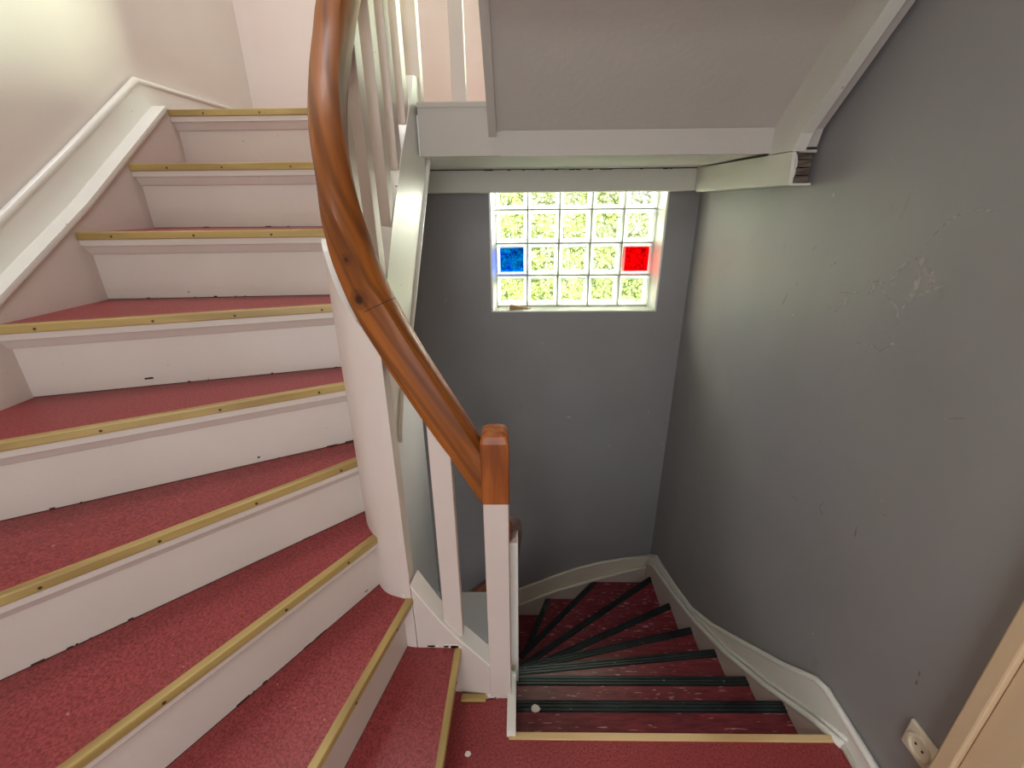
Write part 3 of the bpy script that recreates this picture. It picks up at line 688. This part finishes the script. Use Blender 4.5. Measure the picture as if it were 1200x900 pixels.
# inner string of the lower flight
IA = [(-.012, .82), (-.012, 1.0), (-.012, 1.2), (-.012, 1.4), (-.012, 1.6), (-.012, 1.80), (-.03, 1.93), (-.09, 2.0), (-.2, 2.03), (-.5, 2.03)]
IB = [(-.038, .82), (-.038, 1.0), (-.038, 1.2), (-.038, 1.4), (-.038, 1.6), (-.038, 1.78), (-.055, 1.90), (-.10, 1.965), (-.2, 1.99), (-.5, 1.99)]
it = [.03, .012, -.20, -.36, -.55, -.84, -1.02, -1.12, -1.25, -1.45]
mesh('inner_string', *band(IA, IB, [v-.45 for v in it], it), 'white', lw)
# outer string on the right wall and the end wall
RS = [(.80, .01), (.90, -.054), (1.127, -.233), (1.416, -.436), (1.70, -.60), (2.0, -.746), (2.25, -.845), (2.436, -.925), (2.575, -1.03)]
yy = [p[0] for p in RS]
o = mesh('outer_string', *band([(XW(y)-.034, y) for y in yy], [(XW(y), y) for y in yy], [v-.62 for _, v in RS], [v for _, v in RS]), 'pink', lw)
BS = [(.97, -1.06), (.78, -1.115), (.596, -1.185), (.3, -1.30), (.0, -1.45), (-.3, -1.64), (-.8, -2.0)]
o = mesh('outer_string', *band([(x, 2.567) for x, _ in BS], [(x, 2.6) for x, _ in BS], [v-.5 for _, v in BS], [v for _, v in BS]), 'pink', lw)
# skirtings
br = struct('baseboard_right', (.93, 1.5, -.3), 'white moulded skirting board following the descending stairs on the right wall', 'baseboard')
TS = [(-1.4, .075), (.715, .075), (.915, .077), (.96, .058), (1.11, -.079), (1.339, -.266), (1.58, -.46), (1.824, -.624), (2.1, -.735), (2.437, -.835), (2.6, -.975)]
tsr = [(TS[i][0], TS[i][1]) for i in range(len(TS))]
yt = [p[0] for p in TS]
mesh('skirting_board', *band([(XW(y)-.020, y) for y in yt], [(XW(y), y) for y in yt], [max(-.0, 0) if y < .80 else lin(RS, y)-.05 for y in yt], [v-.008 for _, v in TS]), 'white', br)
mesh('top_bead', *bead([(XW(y)-.014, y, v-.006) for y, v in TS], .011), 'white', br, smooth=True)
mesh('lower_bead', *bead([(XW(y)-.030, y, v+.004) for y, v in RS], .0115), 'white', br, smooth=True)
mesh('upper_bead', *bead([(XW(y)-.022, y, v+.026) for y, v in RS], .006), 'white', br, smooth=True)
mesh('foot_bead', *bead([(XW(y)-.024, y, .006) for y in (-1.4, .4, .82)], .009), 'white', br, smooth=True)
b2 = struct('baseboard_back', (.3, 2.59, -1.3), 'ivory moulded skirting curving down along the foot of the grey end wall', 'baseboard')
TB = [(.975, -.975), (.80, -.995), (.587, -1.042), (.42, -1.10), (.27, -1.169), (.029, -1.29), (-.3, -1.47), (-.8, -1.85)]
mesh('skirting_board', *band([(x, 2.582) for x, _ in TB], [(x, 2.6) for x, _ in TB], [lin([(-a, b) for a, b in BS], -x)-.03 for x, _ in TB], [v-.006 for _, v in TB]), 'ivory', b2)
mesh('top_bead', *bead([(x, 2.586, v-.005) for x, v in TB], .011), 'ivory', b2, smooth=True)
mesh('lower_bead', *bead([(x, 2.570, v+.002) for x, v in BS], .012), 'ivory', b2, smooth=True)

# lower balustrade
lb = thing('balustrade', (-.02, 1.5, -.7), 'white slatted balustrade with dark curved handrail on the descending stairs behind the newel post', 'balustrade')
LR = resample([(-.045, 1.0, .60), (-.03, 1.12, .515), (-.018, 1.25, .405), (-.015, 1.40, .262), (-.020, 1.6, .03), (-.03, 1.78, -.22), (-.07, 1.93, -.48), (-.16, 2.0, -.62), (-.35, 2.02, -.82)], 6)
lr = mesh('handrail', *sweep(LR, rail_prof(.05, .062)), 'rail2', lb, smooth=True, path=LR)
for y in (1.09, 1.2, 1.31, 1.42, 1.53, 1.64, 1.75, 1.86):
    zr = min(LR, key=lambda p: abs(p.y-y)).z-.028
    slat(-.017-(.02 if y > 1.8 else 0), y, lin(list(zip([p[1] for p in IA], it)), y)-.03, zr, .06, .026, math.pi/2, lb, mat='white')

# ------------------------------------------------------------------ small things
dr = struct('door_1', (.93, .3, 0), 'beige painted door frame at the right edge of the landing', 'door')
mesh('door_casing', *box(.906, .945, .574, .607, 0, 2.0), 'beige', dr, bevel=.004)
mesh('door_jamb', *box(.918, .945, .50, .573, 0, 2.0), 'beige', dr, bevel=.003)
mesh('door_leaf', *box(.925, .945, -.4, .50, 0.005, 2.0), 'beige', dr, bevel=.003)
mesh('casing_bead', *bead([(.920, .572, 0), (.920, .572, 2.0)], .006), 'beige', dr, smooth=True)
so = thing('power_socket', (.945, .655, .262), 'cream square wall socket on the grey wall beside the door frame', 'socket')
X0 = XW(.65)
mesh('cover_plate', *box(X0-.010, X0, .615, .697, .222, .304), 'socket', so, bevel=.004)
n = 20; cy, cz = .656, .263
ringV = []; ringF = []
for r, x in ((.030, X0-.010), (.029, X0-.016), (.023, X0-.016), (.021, X0-.004)):
    ringV += [(x, cy+r*math.cos(2*math.pi*k/n), cz+r*math.sin(2*math.pi*k/n)) for k in range(n)]
for i in range(3): ringF += [(i*n+k, i*n+(k+1) % n, (i+1)*n+(k+1) % n, (i+1)*n+k) for k in range(n)]
ringF.append(tuple(range(3*n, 4*n)))
mesh('socket_well', ringV, ringF, 'socket', so, smooth=False)
mesh('contact_hole', *disc((X0-.012, cy+.009, cz), (0, 1, 0), (0, 0, 1), .003, 8, .001), 'dark', so)
mesh('contact_hole', *disc((X0-.012, cy-.009, cz), (0, 1, 0), (0, 0, 1), .003, 8, .001), 'dark', so)
wc = mesh('wood_chip', *hexa([(-.055, 2.612, .872), (.075, 2.63, .872), (.075, 2.642, .872), (-.055, 2.638, .872)], [(-.05, 2.615, .895), (.07, 2.634, .875), (.07, 2.638, .875), (-.05, 2.633, .898)]), 'chip', bevel=.001)
tag(wc, 'small splintered wood wedge lying on the window sill', 'wood chip')
def crumb(x, y, z, r, label, cat='crumb', name='plaster_crumb', group=None):
    V, F = [], []
    n = 7
    pts = [(x+r*random.uniform(.7, 1.1)*math.cos(2*math.pi*k/n), y+r*random.uniform(.7, 1.2)*math.sin(2*math.pi*k/n)) for k in range(n)]
    o = mesh(name, *prism(pts, z, z+r*.4), 'crumb', bevel=r*.1); tag(o, label, cat, group); return o
crumb(-.148, .775, 0, .009, 'round white plaster crumb on the red landing near the first step')
crumb(.055, 1.0, -.173+.0056, .016, 'torn white paint flake on the black nosing of the first step down', 'paint flake', 'paint_flake')
crumb(.07, .895, -.173, .010, 'small white plaster crumb on the first dark red step down')
print('objects', len(bpy.data.objects))
